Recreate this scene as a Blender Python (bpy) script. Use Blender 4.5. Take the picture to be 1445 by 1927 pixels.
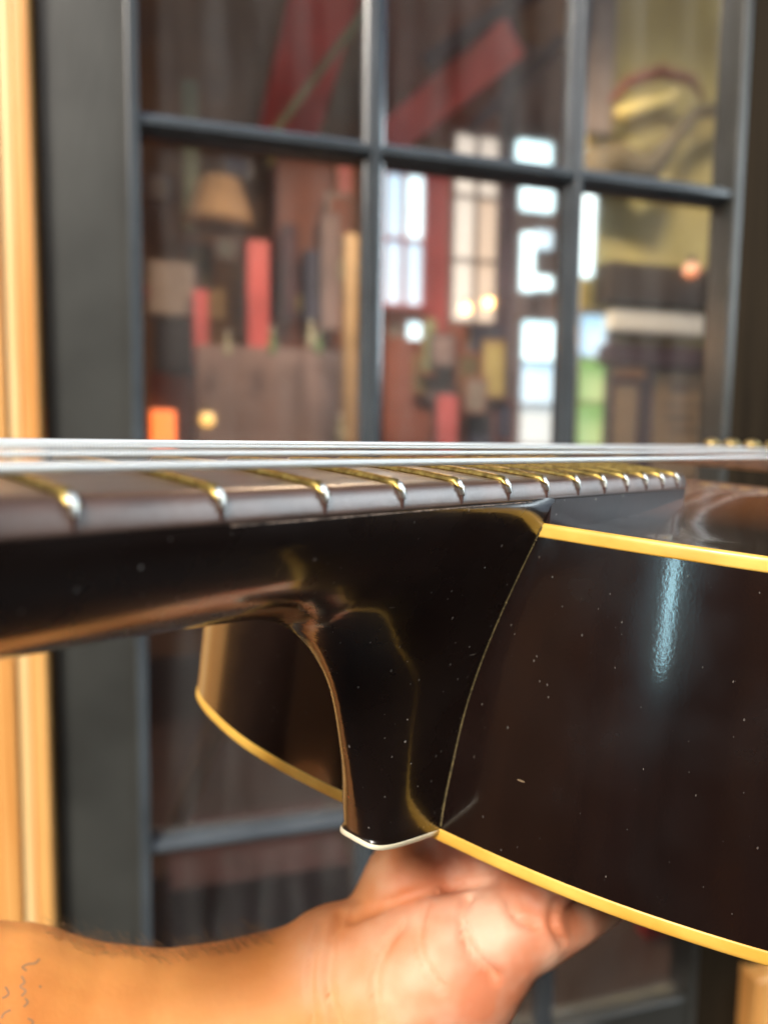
import bpy, bmesh, math, random
from mathutils import Vector, Matrix, Euler
from mathutils import noise as mnoise
random.seed(7)
S = bpy.context.scene
for o in list(bpy.data.objects): bpy.data.objects.remove(o)
R_ = math.radians

# ------------------------------------------------------------------ camera
CAMROT = Matrix(((0.99991, -0.01365, 0.0), (0.00132, 0.09692, -0.99529), (0.01358, 0.9952, 0.09693)))
CAM = Vector((0, 0, 1.45))
FPX, CX, CY = 1445.0, 722.5, 963.5
cd = bpy.data.cameras.new('camera')
cam = bpy.data.objects.new('camera', cd); S.collection.objects.link(cam)
cam.matrix_world = Matrix.Translation(CAM) @ CAMROT.to_4x4()
cd.sensor_fit = 'HORIZONTAL'; cd.sensor_width = 26.0; cd.lens = 26.0
cd.clip_start = 0.01; cd.clip_end = 300
cd.dof.use_dof = True; cd.dof.focus_distance = 0.168; cd.dof.aperture_fstop = 26.0 / 2.9
S.camera = cam

# ------------------------------------------------------------------ world, sun, exposure
SUN_EL, SUN_AZ = 37.0, 200.0       # azimuth measured clockwise from +Y (the view direction)
w = bpy.data.worlds.new('World'); S.world = w; w.use_nodes = True
nt = w.node_tree; nt.nodes.clear()
wo = nt.nodes.new('ShaderNodeOutputWorld'); bg = nt.nodes.new('ShaderNodeBackground')
sky = nt.nodes.new('ShaderNodeTexSky'); sky.sky_type = 'NISHITA'; sky.sun_disc = False
sky.sun_elevation = R_(SUN_EL); sky.sun_rotation = R_(SUN_AZ)
sky.dust_density = 3.0; sky.air_density = 1.0
bg.inputs['Strength'].default_value = 0.15
nt.links.new(sky.outputs[0], bg.inputs['Color']); nt.links.new(bg.outputs[0], wo.inputs['Surface'])
sl = bpy.data.lights.new('sun', 'SUN'); sl.energy = 3.4; sl.angle = R_(12); sl.color = (1.0, 0.93, 0.82)
so = bpy.data.objects.new('sun', sl); S.collection.objects.link(so)
az, el = R_(SUN_AZ), R_(SUN_EL)
sd = Vector((math.sin(az) * math.cos(el), math.cos(az) * math.cos(el), math.sin(el)))
so.rotation_euler = sd.to_track_quat('Z', 'Y').to_euler(); so.location = (0, 0, 6)
S.view_settings.view_transform = 'Standard'; S.view_settings.look = 'None'
S.view_settings.exposure = 0.6; S.view_settings.gamma = 1.0
S.cycles.max_bounces = 10; S.cycles.sample_clamp_indirect = 8.0

# ------------------------------------------------------------------ materials
def mat(name, col, rough=0.5, metal=0.0, coat=0.0, coat_r=0.08, var=0.0, vscale=40.0, stretch=(1, 1, 1), col2=None,
        bump=0.0, bscale=200.0, bstretch=(1, 1, 1), emit=None, estr=0.0, trans=0.0, ior=1.5, specks=None, sss=0.0, rvar=0.0, coord='Object'):
    m = bpy.data.materials.new(name); m.use_nodes = True
    t = m.node_tree; b = t.nodes['Principled BSDF']; L = t.links.new
    b.inputs['Base Color'].default_value = (*col, 1); b.inputs['Roughness'].default_value = rough
    b.inputs['Metallic'].default_value = metal; b.inputs['IOR'].default_value = ior
    b.inputs['Coat Weight'].default_value = coat; b.inputs['Coat Roughness'].default_value = coat_r
    b.inputs['Transmission Weight'].default_value = trans
    if sss:
        b.inputs['Subsurface Weight'].default_value = sss; b.inputs['Subsurface Scale'].default_value = 0.006
        b.inputs['Subsurface Radius'].default_value = (1.0, 0.35, 0.2)
    if emit:
        b.inputs['Emission Color'].default_value = (*emit, 1); b.inputs['Emission Strength'].default_value = estr
    tc = t.nodes.new('ShaderNodeTexCoord')
    def noi(scale, st, detail=5):
        mp = t.nodes.new('ShaderNodeMapping'); mp.inputs['Scale'].default_value = st; L(tc.outputs[coord], mp.inputs['Vector'])
        n = t.nodes.new('ShaderNodeTexNoise'); n.inputs['Scale'].default_value = scale; n.inputs['Detail'].default_value = detail
        L(mp.outputs[0], n.inputs['Vector']); return n
    last = None
    if var or col2:
        n = noi(vscale, stretch); mx = t.nodes.new('ShaderNodeMix'); mx.data_type = 'RGBA'
        rp = t.nodes.new('ShaderNodeMapRange'); rp.inputs['From Min'].default_value = 0.35; rp.inputs['From Max'].default_value = 0.65
        L(n.outputs['Fac'], rp.inputs['Value']); L(rp.outputs[0], mx.inputs['Factor'])
        c2 = col2 or tuple(c * (1 - var) for c in col)
        mx.inputs['A'].default_value = (*col, 1); mx.inputs['B'].default_value = (*c2, 1)
        L(mx.outputs['Result'], b.inputs['Base Color']); last = mx.outputs['Result']
    if specks:
        for (sc, st, thr, sc_col, rmul) in specks:
            mp = t.nodes.new('ShaderNodeMapping'); mp.inputs['Scale'].default_value = st; L(tc.outputs[coord], mp.inputs['Vector'])
            v = t.nodes.new('ShaderNodeTexVoronoi'); v.inputs['Scale'].default_value = sc; L(mp.outputs[0], v.inputs['Vector'])
            # only some cells carry a speck, and its size varies
            sep = t.nodes.new('ShaderNodeSeparateColor'); L(v.outputs['Color'], sep.inputs[0])
            pw = t.nodes.new('ShaderNodeMath'); pw.operation = 'POWER'; pw.inputs[1].default_value = 3.2; L(sep.outputs[0], pw.inputs[0])
            ml = t.nodes.new('ShaderNodeMath'); ml.operation = 'MULTIPLY'; ml.inputs[1].default_value = thr; L(pw.outputs[0], ml.inputs[0])
            lt = t.nodes.new('ShaderNodeMath'); lt.operation = 'LESS_THAN'; L(v.outputs['Distance'], lt.inputs[0]); L(ml.outputs[0], lt.inputs[1])
            mx = t.nodes.new('ShaderNodeMix'); mx.data_type = 'RGBA'; L(lt.outputs[0], mx.inputs['Factor'])
            if last: L(last, mx.inputs['A'])
            else: mx.inputs['A'].default_value = (*col, 1)
            mx.inputs['B'].default_value = (*sc_col, 1); L(mx.outputs['Result'], b.inputs['Base Color']); last = mx.outputs['Result']
    if rvar:
        n = noi(60, (1, 1, 1)); rp = t.nodes.new('ShaderNodeMapRange'); rp.inputs['From Min'].default_value = 0.3; rp.inputs['From Max'].default_value = 0.7
        rp.inputs['To Min'].default_value = max(0.02, rough - rvar); rp.inputs['To Max'].default_value = rough + rvar
        L(n.outputs['Fac'], rp.inputs['Value']); L(rp.outputs[0], b.inputs['Roughness'])
        if coat:
            rp2 = t.nodes.new('ShaderNodeMapRange'); rp2.inputs['From Min'].default_value = 0.35; rp2.inputs['From Max'].default_value = 0.7
            rp2.inputs['To Min'].default_value = coat_r * .6; rp2.inputs['To Max'].default_value = coat_r * 2.2
            L(n.outputs['Fac'], rp2.inputs['Value']); L(rp2.outputs[0], b.inputs['Coat Roughness'])
    if bump:
        n = noi(bscale, bstretch, 8); bp = t.nodes.new('ShaderNodeBump'); bp.inputs['Strength'].default_value = bump; bp.inputs['Distance'].default_value = 0.0005
        L(n.outputs['Fac'], bp.inputs['Height']); L(bp.outputs[0], b.inputs['Normal'])
        if coat: L(bp.outputs[0], b.inputs['Coat Normal'])
    return m

DUST = [(520, (1, 1, .6), 0.12, (0.09, 0.08, 0.07), 1), (150, (2.5, 1, .25), 0.06, (0.09, 0.075, 0.065), 1), (330, (1, 2.2, .7), 0.07, (0.17, 0.15, 0.13), 1), (48, (.6, .6, 2.5), 0.06, (0.20, 0.14, 0.085), 1)]
M = {}
M['lacquer'] = mat('black_lacquer', (0.011, 0.0055, 0.0045), rough=0.22, coat=1.0, coat_r=0.04, bump=0.025, bscale=1300, rvar=0.06, specks=DUST, var=.4, vscale=18, ior=1.55)
M['neck'] = mat('black_neck_lacquer', (0.010, 0.006, 0.005), rough=0.28, coat=1.0, coat_r=0.06, bump=0.14, bscale=160, bstretch=(0.25, 3, 3), rvar=0.08,
                specks=[(480, (1, 1, .7), 0.16, (0.16, 0.145, 0.135), 1), (330, (1, 1, 1), 0.09, (0.32, 0.30, 0.28), 1), (300, (.10, 1, 1), 0.10, (0.15, 0.135, 0.12), 1)], ior=1.5)
M['rosewood'] = mat('rosewood', (0.11, 0.058, 0.036), rough=0.36, coat=1.0, coat_r=0.30, col2=(0.05, 0.026, 0.017), vscale=120, stretch=(0.12, 1.5, 1.5), bump=0.35, bscale=700, bstretch=(0.08, 1, 1), ior=1.5)
M['edge'] = mat('lacquered_board_edge', (0.12, 0.066, 0.048), rough=.5, coat=.8, coat_r=.33, var=.4, vscale=90, bump=.12, bscale=500, ior=1.6, specks=[(300, (.6, 1, 1), 0.10, (0.4, 0.38, 0.36), 1)])
M['riser'] = mat('satin_black_riser', (0.022, 0.012, 0.012), rough=.45, coat=.25, coat_r=.3, ior=1.35, var=.5, vscale=60, bump=.1, bscale=400, specks=[(300, (1, 1, 1), 0.14, (0.25, 0.22, 0.20), 1)])
M['binding'] = mat('aged_cream_binding', (0.84, 0.54, 0.115), rough=0.42, coat=0.2, coat_r=0.2, col2=(0.66, 0.35, 0.05), vscale=42, stretch=(1, 1, 2), bump=0.12, bscale=260,
                   specks=[(260, (1, 1, 1), 0.12, (0.40, 0.22, 0.06), 1), (90, (1, 1, 3), 0.07, (0.55, 0.30, 0.06), 1)])
M['cap'] = mat('ivory_heel_cap', (0.86, 0.80, 0.60), rough=0.3, coat=0.4, coat_r=0.12, var=0.15, vscale=80)
M['brass'] = mat('worn_brass', (0.50, 0.37, 0.11), rough=0.38, metal=1.0, col2=(0.27, 0.18, 0.05), vscale=900, bump=0.12, bscale=1500)
M['oldbrass'] = mat('dull_brass', (0.50, 0.38, 0.16), rough=.45, metal=1.0, var=.3, vscale=300)
M['nickel'] = mat('bright_nickel', (0.72, 0.73, 0.70), rough=0.38, metal=1.0)
M['slot'] = mat('fret_slot_wood', (0.05, 0.02, 0.015), rough=0.7)
M['steel'] = mat('plain_steel_string', (0.90, 0.94, 0.96), rough=0.3, metal=0.6)
M['seam'] = mat('dusty_seam', (0.17, 0.125, 0.05), rough=0.8, var=0.6, vscale=700)
M['chip'] = mat('chipped_lacquer_edge', (0.34, 0.25, 0.20), rough=0.8, var=0.85, vscale=900)
# wound string: ridges across the string
m = mat('wound_string', (0.88, 0.94, 0.96), rough=0.40, metal=0.55); t = m.node_tree
tc = t.nodes.new('ShaderNodeTexCoord'); wv = t.nodes.new('ShaderNodeTexWave'); wv.bands_direction = 'X'; wv.inputs['Scale'].default_value = 520
bp = t.nodes.new('ShaderNodeBump'); bp.inputs['Strength'].default_value = 0.7; bp.inputs['Distance'].default_value = 0.0002
t.links.new(tc.outputs['Object'], wv.inputs['Vector']); t.links.new(wv.outputs['Fac'], bp.inputs['Height']); t.links.new(bp.outputs[0], t.nodes['Principled BSDF'].inputs['Normal'])
M['wound'] = m
# sunburst top: amber in the middle, black at the rim (paint that stays put), from a vertex attribute
m = mat('sunburst_top', (0.4, 0.2, 0.05), rough=0.25, coat=1.0, coat_r=0.06, bump=0.08, bscale=300); t = m.node_tree
at_ = t.nodes.new('ShaderNodeAttribute'); at_.attribute_name = 'burst'; cr = t.nodes.new('ShaderNodeValToRGB')
cr.color_ramp.elements[0].position = 0.10; cr.color_ramp.elements[0].color = (0.42, 0.20, 0.05, 1)
cr.color_ramp.elements[1].position = 0.82; cr.color_ramp.elements[1].color = (0.014, 0.008, 0.006, 1)
e = cr.color_ramp.elements.new(0.55); e.color = (0.24, 0.08, 0.022, 1)
t.links.new(at_.outputs['Fac'], cr.inputs[0]); t.links.new(cr.outputs[0], t.nodes['Principled BSDF'].inputs['Base Color'])
M['burst'] = m

# ------------------------------------------------------------------ mesh helpers
def tag(o, label=None, cat=None, group=None, kind=None):
    if label: o['label'] = label
    if cat: o['category'] = cat
    if group: o['group'] = group
    if kind: o['kind'] = kind
    return o
def link(name, me, m=None, parent=None, smooth=False):
    o = bpy.data.objects.new(name, me); S.collection.objects.link(o)
    if m: me.materials.append(m)
    if parent: o.parent = parent
    if smooth: me.shade_smooth()
    return o
def mesh(name, V, Fc, m=None, parent=None, smooth=False):
    me = bpy.data.meshes.new(name); me.from_pydata([tuple(v) for v in V], [], Fc); me.update()
    bm = bmesh.new(); bm.from_mesh(me); bmesh.ops.recalc_face_normals(bm, faces=bm.faces); bm.to_mesh(me); bm.free()
    return link(name, me, m, parent, smooth)
def grid_faces(nu, nv, closed_v=False, off=0):
    Fc = []
    for i in range(nu - 1):
        for j in range(nv if closed_v else nv - 1):
            k = (j + 1) % nv
            Fc.append((off + i * nv + j, off + i * nv + k, off + (i + 1) * nv + k, off + (i + 1) * nv + j))
    return Fc
def tube(name, pts, r, m, parent=None, seg=12, cap=True):
    V = []; n = len(pts)
    rr = r if isinstance(r, (list, tuple)) else [r] * n
    for i, p in enumerate(pts):
        p = Vector(p); tn = (Vector(pts[min(i + 1, n - 1)]) - Vector(pts[max(i - 1, 0)])).normalized()
        a = tn.cross(Vector((0, 0, 1)));
        if a.length < 1e-4: a = tn.cross(Vector((0, 1, 0)))
        a.normalize(); b = tn.cross(a)
        for j in range(seg):
            th = 2 * math.pi * j / seg; V.append(p + a * rr[i] * math.cos(th) + b * rr[i] * math.sin(th))
    Fc = grid_faces(n, seg, True)
    if cap: Fc += [tuple(range(seg)), tuple(range((n - 1) * seg, n * seg))]
    return mesh(name, V, Fc, m, parent, True)
def box_bm(bm, c, s, bev=0.0, mtx=None):
    r = bmesh.ops.create_cube(bm, size=1.0); vs = r['verts']
    bmesh.ops.scale(bm, vec=s, verts=vs)
    if bev: 
        es = list({e for v in vs for e in v.link_edges}); rr = bmesh.ops.bevel(bm, geom=es, offset=bev, segments=3, affect='EDGES', profile=0.5)
        vs = list({v for f in rr['faces'] for v in f.verts} | {v for v in vs if v.is_valid})
    bmesh.ops.translate(bm, vec=c, verts=vs)
    if mtx is not None: bmesh.ops.transform(bm, matrix=mtx, verts=vs)
def bm_obj(name, bm, m, parent=None, smooth=False):
    me = bpy.data.meshes.new(name); bm.to_mesh(me); bm.free(); return link(name, me, m, parent, smooth)
def catmull(P, n=8):
    P = [Vector(p) for p in P]; out = []
    for i in range(len(P) - 1):
        p0 = P[max(i - 1, 0)]; p1 = P[i]; p2 = P[i + 1]; p3 = P[min(i + 2, len(P) - 1)]
        for k in range(n):
            t = k / n
            out.append(0.5 * ((2 * p1) + (p2 - p0) * t + (2 * p0 - 5 * p1 + 4 * p2 - p3) * t * t + (3 * p1 - p0 - 3 * p2 + p3) * t ** 3))
    out.append(P[-1]); return out
def resample(P, n):
    d = [0.0]
    for a, b in zip(P, P[1:]): d.append(d[-1] + (b - a).length)
    out = []; j = 0
    for i in range(n):
        t = d[-1] * i / (n - 1)
        while j < len(P) - 2 and d[j + 1] < t: j += 1
        k = (t - d[j]) / max(1e-9, d[j + 1] - d[j]); out.append(P[j].lerp(P[j + 1], min(1, max(0, k))))
    return out

# ================================================================== THE DOOR AND THE ROOM BEHIND IT
U = Vector((0.956872, 0.290509, 0)); N = Vector((-0.290509, 0.956872, 0)); ZV = Vector((0, 0, 1))
def ray(px, py): return CAMROT @ Vector(((px - CX) / FPX, (CY - py) / FPX, -1.0))
d0 = ray(272, 888); O = CAM + d0 * (0.9 / d0.length); O.z = 0
FR = Matrix(((U.x, N.x, 0, O.x), (U.y, N.y, 0, O.y), (0, 0, 1, 0), (0, 0, 0, 1)))      # door frame: x along door, y into the room, z up
def on(px, py, n):                       # where a sight line meets the plane n metres behind the glass: (u, z)
    d = ray(px, py); p0 = O + N * n; t = ((p0 - CAM) @ N) / (d @ N); p = CAM + d * t
    return (p - O) @ U, p.z
room = bpy.data.objects.new('scene', None); S.collection.objects.link(room); room.matrix_world = FR; room['kind'] = 'group'
def bx(name, u0, u1, n0, n1, z0, z1, m, parent=None, bev=0.0):
    bm = bmesh.new(); c = ((u0 + u1) / 2, (n0 + n1) / 2, (z0 + z1) / 2); s = (abs(u1 - u0), abs(n1 - n0), abs(z1 - z0))
    if parent is None:
        box_bm(bm, (0, 0, 0), s, bev); o = bm_obj(name, bm, m, None, False); o.matrix_world = FR @ Matrix.Translation(c)
    else:
        box_bm(bm, c, s, bev); o = bm_obj(name, bm, m, parent, False)
        if parent.get('abs'): o.matrix_parent_inverse.identity()
    return o
def thing(name, label, cat, loc=(0, 0, 0), group=None, rot=None):
    e = bpy.data.objects.new(name, None); S.collection.objects.link(e); e.empty_display_size = .05
    e.matrix_world = FR @ Matrix.Translation(loc) @ (rot or Matrix.Identity(4)); tag(e, label, cat, group); return e
bpy.data.objects.remove(room)

M['door'] = mat('charcoal_door_paint', (0.047, 0.048, 0.044), rough=0.40, coat=0.25, coat_r=0.2, bump=0.4, bscale=60, bstretch=(3, 3, .5), var=.4, vscale=7)
M['bead'] = mat('glossy_charcoal_paint', (0.055, 0.066, 0.076), rough=0.25, coat=1.0, coat_r=0.12, bump=0.35, bscale=70, bstretch=(3, 3, .6), var=.3, vscale=12)
M['pine'] = mat('golden_pine', (0.74, 0.40, 0.13), rough=0.42, coat=0.3, coat_r=0.2, col2=(0.60, 0.25, 0.06), vscale=22, stretch=(3, 3, .12), bump=.2, bscale=120, bstretch=(3, 3, .1))
M['pine2'] = mat('pale_pine', (0.82, 0.60, 0.30), rough=0.42, coat=0.3, coat_r=0.2, col2=(0.74, 0.45, 0.17), vscale=22, stretch=(3, 3, .12))
M['facade'] = mat('dark_brown_boarding', (0.022, 0.015, 0.008), rough=0.9, ior=1.2, col2=(0.012, 0.008, 0.004), vscale=14, stretch=(4, 4, .2), bump=.4, bscale=60, bstretch=(4, 4, .2))
M['glass'] = mat('window_glass', (0.97, 0.98, 0.98), rough=0.055, trans=.986, ior=1.42, bump=.15, bscale=9)

tg = M['glass'].node_tree; tcg = tg.nodes.new('ShaderNodeTexCoord'); mpg = tg.nodes.new('ShaderNodeMapping'); mpg.inputs['Scale'].default_value = (9, 9, 1.2); ngg = tg.nodes.new('ShaderNodeTexNoise'); ngg.inputs['Scale'].default_value = 3; ngg.inputs['Detail'].default_value = 6
rgg = tg.nodes.new('ShaderNodeMapRange'); rgg.inputs['From Min'].default_value = .35; rgg.inputs['From Max'].default_value = .7; rgg.inputs['To Min'].default_value = .996; rgg.inputs['To Max'].default_value = .970
tg.links.new(tcg.outputs['Object'], mpg.inputs['Vector']); tg.links.new(mpg.outputs[0], ngg.inputs['Vector']); tg.links.new(ngg.outputs['Fac'], rgg.inputs['Value']); tg.links.new(rgg.outputs[0], tg.nodes['Principled BSDF'].inputs['Transmission Weight'])  # pale upright streaks: dust film plus reflection haze put into the glass
door = thing('glazed_door', 'charcoal painted glazed door with narrow glazing bars behind the guitar', 'door')
ZB, ZT = 0.0, 2.72
rows = [0.634, 0.973, 1.3755, 1.778, 2.18, 2.58]; cols = [0.0, 0.26, 0.523, 0.757]
bx('stile', -0.098, 0.0, -0.022, 0.022, ZB, ZT, M['door'], door, .004)
bx('stile', 0.7635, 0.845, -0.022, 0.022, ZB, ZT, M['facade'], door, .004)
bx('bead', -0.012, 0.001, -0.0275, -.0225, ZB + .6, ZT - .1, M['bead'], door, .0022)
bx('bead', 0.7505, 0.763, -0.0275, .02, ZB + .03, ZT - .01, M['door'], door, .003)
bx('rail', 0.001, 0.756, -0.021, 0.021, ZB + .02, rows[0], M['door'], door, .004)
bx('rail', 0.001, 0.756, -0.021, 0.021, rows[5], ZT - .002, M['door'], door, .004)
def muntin(horizontal, a, b, c):
    # moulded glazing bar: bevelled front nose, section across the bar
    w_, d_ = 0.0125, 0.021
    sec = [(-w_, .010), (-w_, -.007), (-w_ * .75, -.0085), (-w_ * .42, -d_ + .002), (-w_ * .25, -d_), (w_ * .25, -d_), (w_ * .42, -d_ + .002), (w_ * .75, -.0085), (w_, -.007), (w_, .010)]
    V = []
    for e_ in (a, b):
        for (s_, n_) in sec: V.append((e_, n_, c + s_) if horizontal else (c + s_, n_ + (-.0006 if 1 else 0), e_))
    k = len(sec); Fc = [(i, (i + 1) % k, k + (i + 1) % k, k + i) for i in range(k)] + [tuple(range(k)), tuple(range(k, 2 * k))]
    return mesh('muntin', V, Fc, M['bead'], door)
for c in cols[1:3]: muntin(False, rows[0] + .0005, rows[5] - .0005, c)
for r_ in rows[1:5]:
    for i in range(3): muntin(True, cols[i] + (.0005 if i == 0 else .004), cols[i + 1] - (.0005 if i == 2 else .004), r_)
for i in range(3):
    for j in range(5): bx('pane', cols[i] + .003, cols[i + 1] - .003, .0, .004, rows[j] + .003, rows[j + 1] - .003, M['glass'], door)
# pine casing to the left, three planks wide with lips
cas = thing('pine_casing', 'golden pine door casing of upright boards at the left edge', 'door casing', (-0.10, 0, 0))
xs = [(-0.116, -0.1005, -0.045, 'pine'), (-0.131, -0.1165, -0.040, 'pine2'), (-0.150, -0.1315, -0.046, 'pine'), (-0.20, -0.1505, -0.038, 'pine'), (-0.26, -0.2005, -0.045, 'pine2'), (-0.36, -0.2605, -0.043, 'pine'), (-0.47, -0.3605, -0.045, 'pine')]
for a, b, n0, k in xs: bx('board', a + .10, b + .10, n0, .03, 0.0, 2.9, M[k], cas, .0035)
cas2 = thing('pine_post', 'short pine post standing right of the door foot', 'post', (0.85, 0, 0))
bx('board', 0.0, .05, -.05, .03, 0.0, 0.66, M['pine'], cas2, .004); bx('board', .0505, .16, -.044, .03, 0.0, 0.655, M['pine2'], cas2, .004)
tag(bx('wall', 0.846, 2.6, .035, .14, 0, 4.2, M['facade']), kind='structure')
tag(bx('wall', -2.6, -0.475, .0, .14, 0, 4.2, M['facade']), kind='structure')
tag(bx('wall', -0.474, 0.845, .03, .14, 2.725, 4.2, M['facade']), kind='structure')
ra = thing('door_post', 'dark brown upright post right of the glazed door', 'post', (0.847, 0, 0))
bx('board', 0.0, .13, -.03, .034, 0.67, 2.9, M['facade'], ra, .004)  # casing above the pine, darkened in colour to stand in for shade

# --- room shell
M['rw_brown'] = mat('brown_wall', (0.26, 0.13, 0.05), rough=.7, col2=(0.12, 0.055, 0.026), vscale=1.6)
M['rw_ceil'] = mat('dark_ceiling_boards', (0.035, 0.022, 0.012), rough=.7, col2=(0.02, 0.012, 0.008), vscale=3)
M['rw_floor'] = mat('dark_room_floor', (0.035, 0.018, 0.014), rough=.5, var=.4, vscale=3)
M['red'] = mat('red_painted_beam', (0.62, 0.045, 0.04), rough=.45, var=.35, vscale=5)
M['rust'] = mat('rust_red_panelling', (0.19, 0.045, 0.02), rough=.6, var=.35, vscale=4)
M['pink'] = mat('faded_red_lintel', (0.46, 0.085, 0.09), rough=.45, var=.3, vscale=4)
M['lintel'] = mat('rosy_red_paint', (0.90, 0.17, 0.17), rough=.45, var=.2, vscale=4)
M['plum'] = mat('plum_drape', (0.06, 0.024, 0.034), rough=.8, var=.4, vscale=9)
M['olive'] = mat('olive_plaster', (0.44, 0.36, 0.13), rough=.85, col2=(0.32, 0.25, 0.09), vscale=3)
M['mauve'] = mat('mauve_grey_plaster', (0.20, 0.135, 0.13), rough=.7, var=.3, vscale=6)
M['grey'] = mat('grey_brown_cloth', (0.19, 0.15, 0.13), rough=.8, var=.25, vscale=9)
M['navy'] = mat('ink_blue_cloth', (0.035, 0.035, 0.065), rough=.8, var=.3, vscale=7)
M['dark'] = mat('near_black_panel', (0.014, 0.011, 0.012), rough=.35)
M['tan'] = mat('tan_card', (0.36, 0.25, 0.14), rough=.8, var=.2, vscale=12)
M['sage'] = mat('sage_green_pipe', (0.20, 0.22, 0.12), rough=.5, var=.2, vscale=7)
M['moss'] = mat('brown_antler_wood', (0.10, 0.075, 0.035), rough=.8, var=.4, vscale=14)
M['ink'] = mat('faded_ink', (0.10, 0.07, 0.05), rough=.9)
def lit(name, c, s): return mat(name, (.6, .6, .6), rough=.6, emit=c, estr=s)
M['day'] = lit('daylit_pane', (0.42, 0.72, 0.92), 0.85); M['day2'] = lit('bright_daylit_pane', (0.62, 0.92, 1.0), 1.5)
M['daysoft'] = lit('soft_daylit_pane', (0.46, 0.56, 0.60), .7); M['lawn'] = lit('daylit_lawn_pane', (0.34, 0.62, 0.16), .55)
M['curtain'] = lit('sunlit_curtain', (0.80, 0.55, 0.38), .55); M['curtain2'] = lit('sunlit_curtain_pale', (0.85, 0.72, 0.60), .60)
M['bulb'] = lit('warm_bulb', (1.0, 0.50, 0.14), 9.0); M['ember'] = lit('orange_lamp_glow', (1.0, 0.20, 0.01), .8); M['ember2'] = lit('orange_lantern_glow', (1.0, 0.13, 0.0), 1.6); M['amber'] = lit('amber_lamp_glow', (1.0, 0.5, 0.08), 1.2)
M['bottle'] = mat('green_bottle_glass', (0.12, 0.22, 0.10), rough=.05, coat=1, var=.3, vscale=30); M['white'] = mat('white_enamel', (0.75, 0.74, 0.66), rough=.3)
D = 4.2
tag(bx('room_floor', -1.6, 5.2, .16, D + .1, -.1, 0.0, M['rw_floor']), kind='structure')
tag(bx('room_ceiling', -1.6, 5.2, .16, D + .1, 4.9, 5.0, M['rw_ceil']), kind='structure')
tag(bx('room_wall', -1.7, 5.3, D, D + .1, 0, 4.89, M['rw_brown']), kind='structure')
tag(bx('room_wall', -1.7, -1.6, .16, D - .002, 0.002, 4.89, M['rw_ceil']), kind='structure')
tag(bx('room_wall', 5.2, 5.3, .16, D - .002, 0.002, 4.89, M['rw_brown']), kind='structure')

def slab(name, x0, y0, x1, y1, n, th, m, parent=None, bev=.004, pos=None):
    u0, za = on(x0, (y0 + y1) / 2, n); u1, _ = on(x1, (y0 + y1) / 2, n)
    zt = on((x0 + x1) / 2, y0, n)[1]; zb = on((x0 + x1) / 2, y1, n)[1]
    if parent is not None and pos is not None:
        return bx(name, u0 - pos[0], u1 - pos[0], -pos[1] + n, n + th - pos[1], zb - pos[2], zt - pos[2], m, parent, bev)
    return bx(name, u0, u1, n, n + th, zb, zt, m, parent, bev)
def one(name, label, cat, x0, y0, x1, y1, n, th, m, group=None, bev=.004):
    return tag(slab(name, x0, y0, x1, y1, n, th, m, None, bev), label, cat, group)
def window(label, x0, y0, x1, y1, n, cols_, rows_, frame_m, panes, group=None, fw=6):
    u0, _ = on(x0, (y0 + y1) / 2, n); u1, _ = on(x1, (y0 + y1) / 2, n); zt = on((x0 + x1) / 2, y0, n)[1]; zb = on((x0 + x1) / 2, y1, n)[1]
    pos = ((u0 + u1) / 2, n, zb); o = thing('window', label, 'window', pos, group)
    W, H = u1 - u0, zt - zb; b = fw * (u1 - u0) / (x1 - x0)
    for s_ in (-1, 1): bx('frame', s_ * W / 2 - b / 2, s_ * W / 2 + b / 2, -.02, .03, -b / 2, H + b / 2, frame_m, o, .002)
    for z_ in (0, H): bx('frame', -W / 2 + b / 2 + .001, W / 2 - b / 2 - .001, -.02, .03, z_ - b / 2, z_ + b / 2, frame_m, o, .002)
    for i in range(1, cols_): x = -W / 2 + W * i / cols_; bx('glazing_bar', x - b * .35, x + b * .35, -.018, .02, b / 2 + .001, H - b / 2 - .001, frame_m, o)
    for j in range(1, rows_): z = H * j / rows_; bx('glazing_bar', -W / 2 + b / 2 + .001, W / 2 - b / 2 - .001, -.014, .016, z - b * .35, z + b * .35, frame_m, o)
    for i in range(cols_):
        for j in range(rows_):
            m_ = panes[(rows_ - 1 - j) * cols_ + i]
            if m_: bx('pane', -W / 2 + W * i / cols_ + .002, -W / 2 + W * (i + 1) / cols_ - .002, .021, .025, H * j / rows_ + .002, H * (j + 1) / rows_ - .002, M[m_], o)
    return o
def beam(name, label, cat, p, q, n0, n1, h, d, m):
    a = on(p[0], p[1], n0); b = on(q[0], q[1], n1); A = FR @ Vector((a[0], n0, a[1])); B = FR @ Vector((b[0], n1, b[1]))
    X = (B - A).normalized(); Yv = N - X * (N @ X); Yv.normalize(); Zv = X.cross(Yv)
    bm = bmesh.new(); box_bm(bm, (0, 0, 0), ((B - A).length, d, h), .006); o = bm_obj(name, bm, m)
    mm = Matrix((X, Yv, Zv)).transposed().to_4x4(); mm.translation = (A + B) / 2; o.matrix_world = mm
    return tag(o, label, cat)

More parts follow.
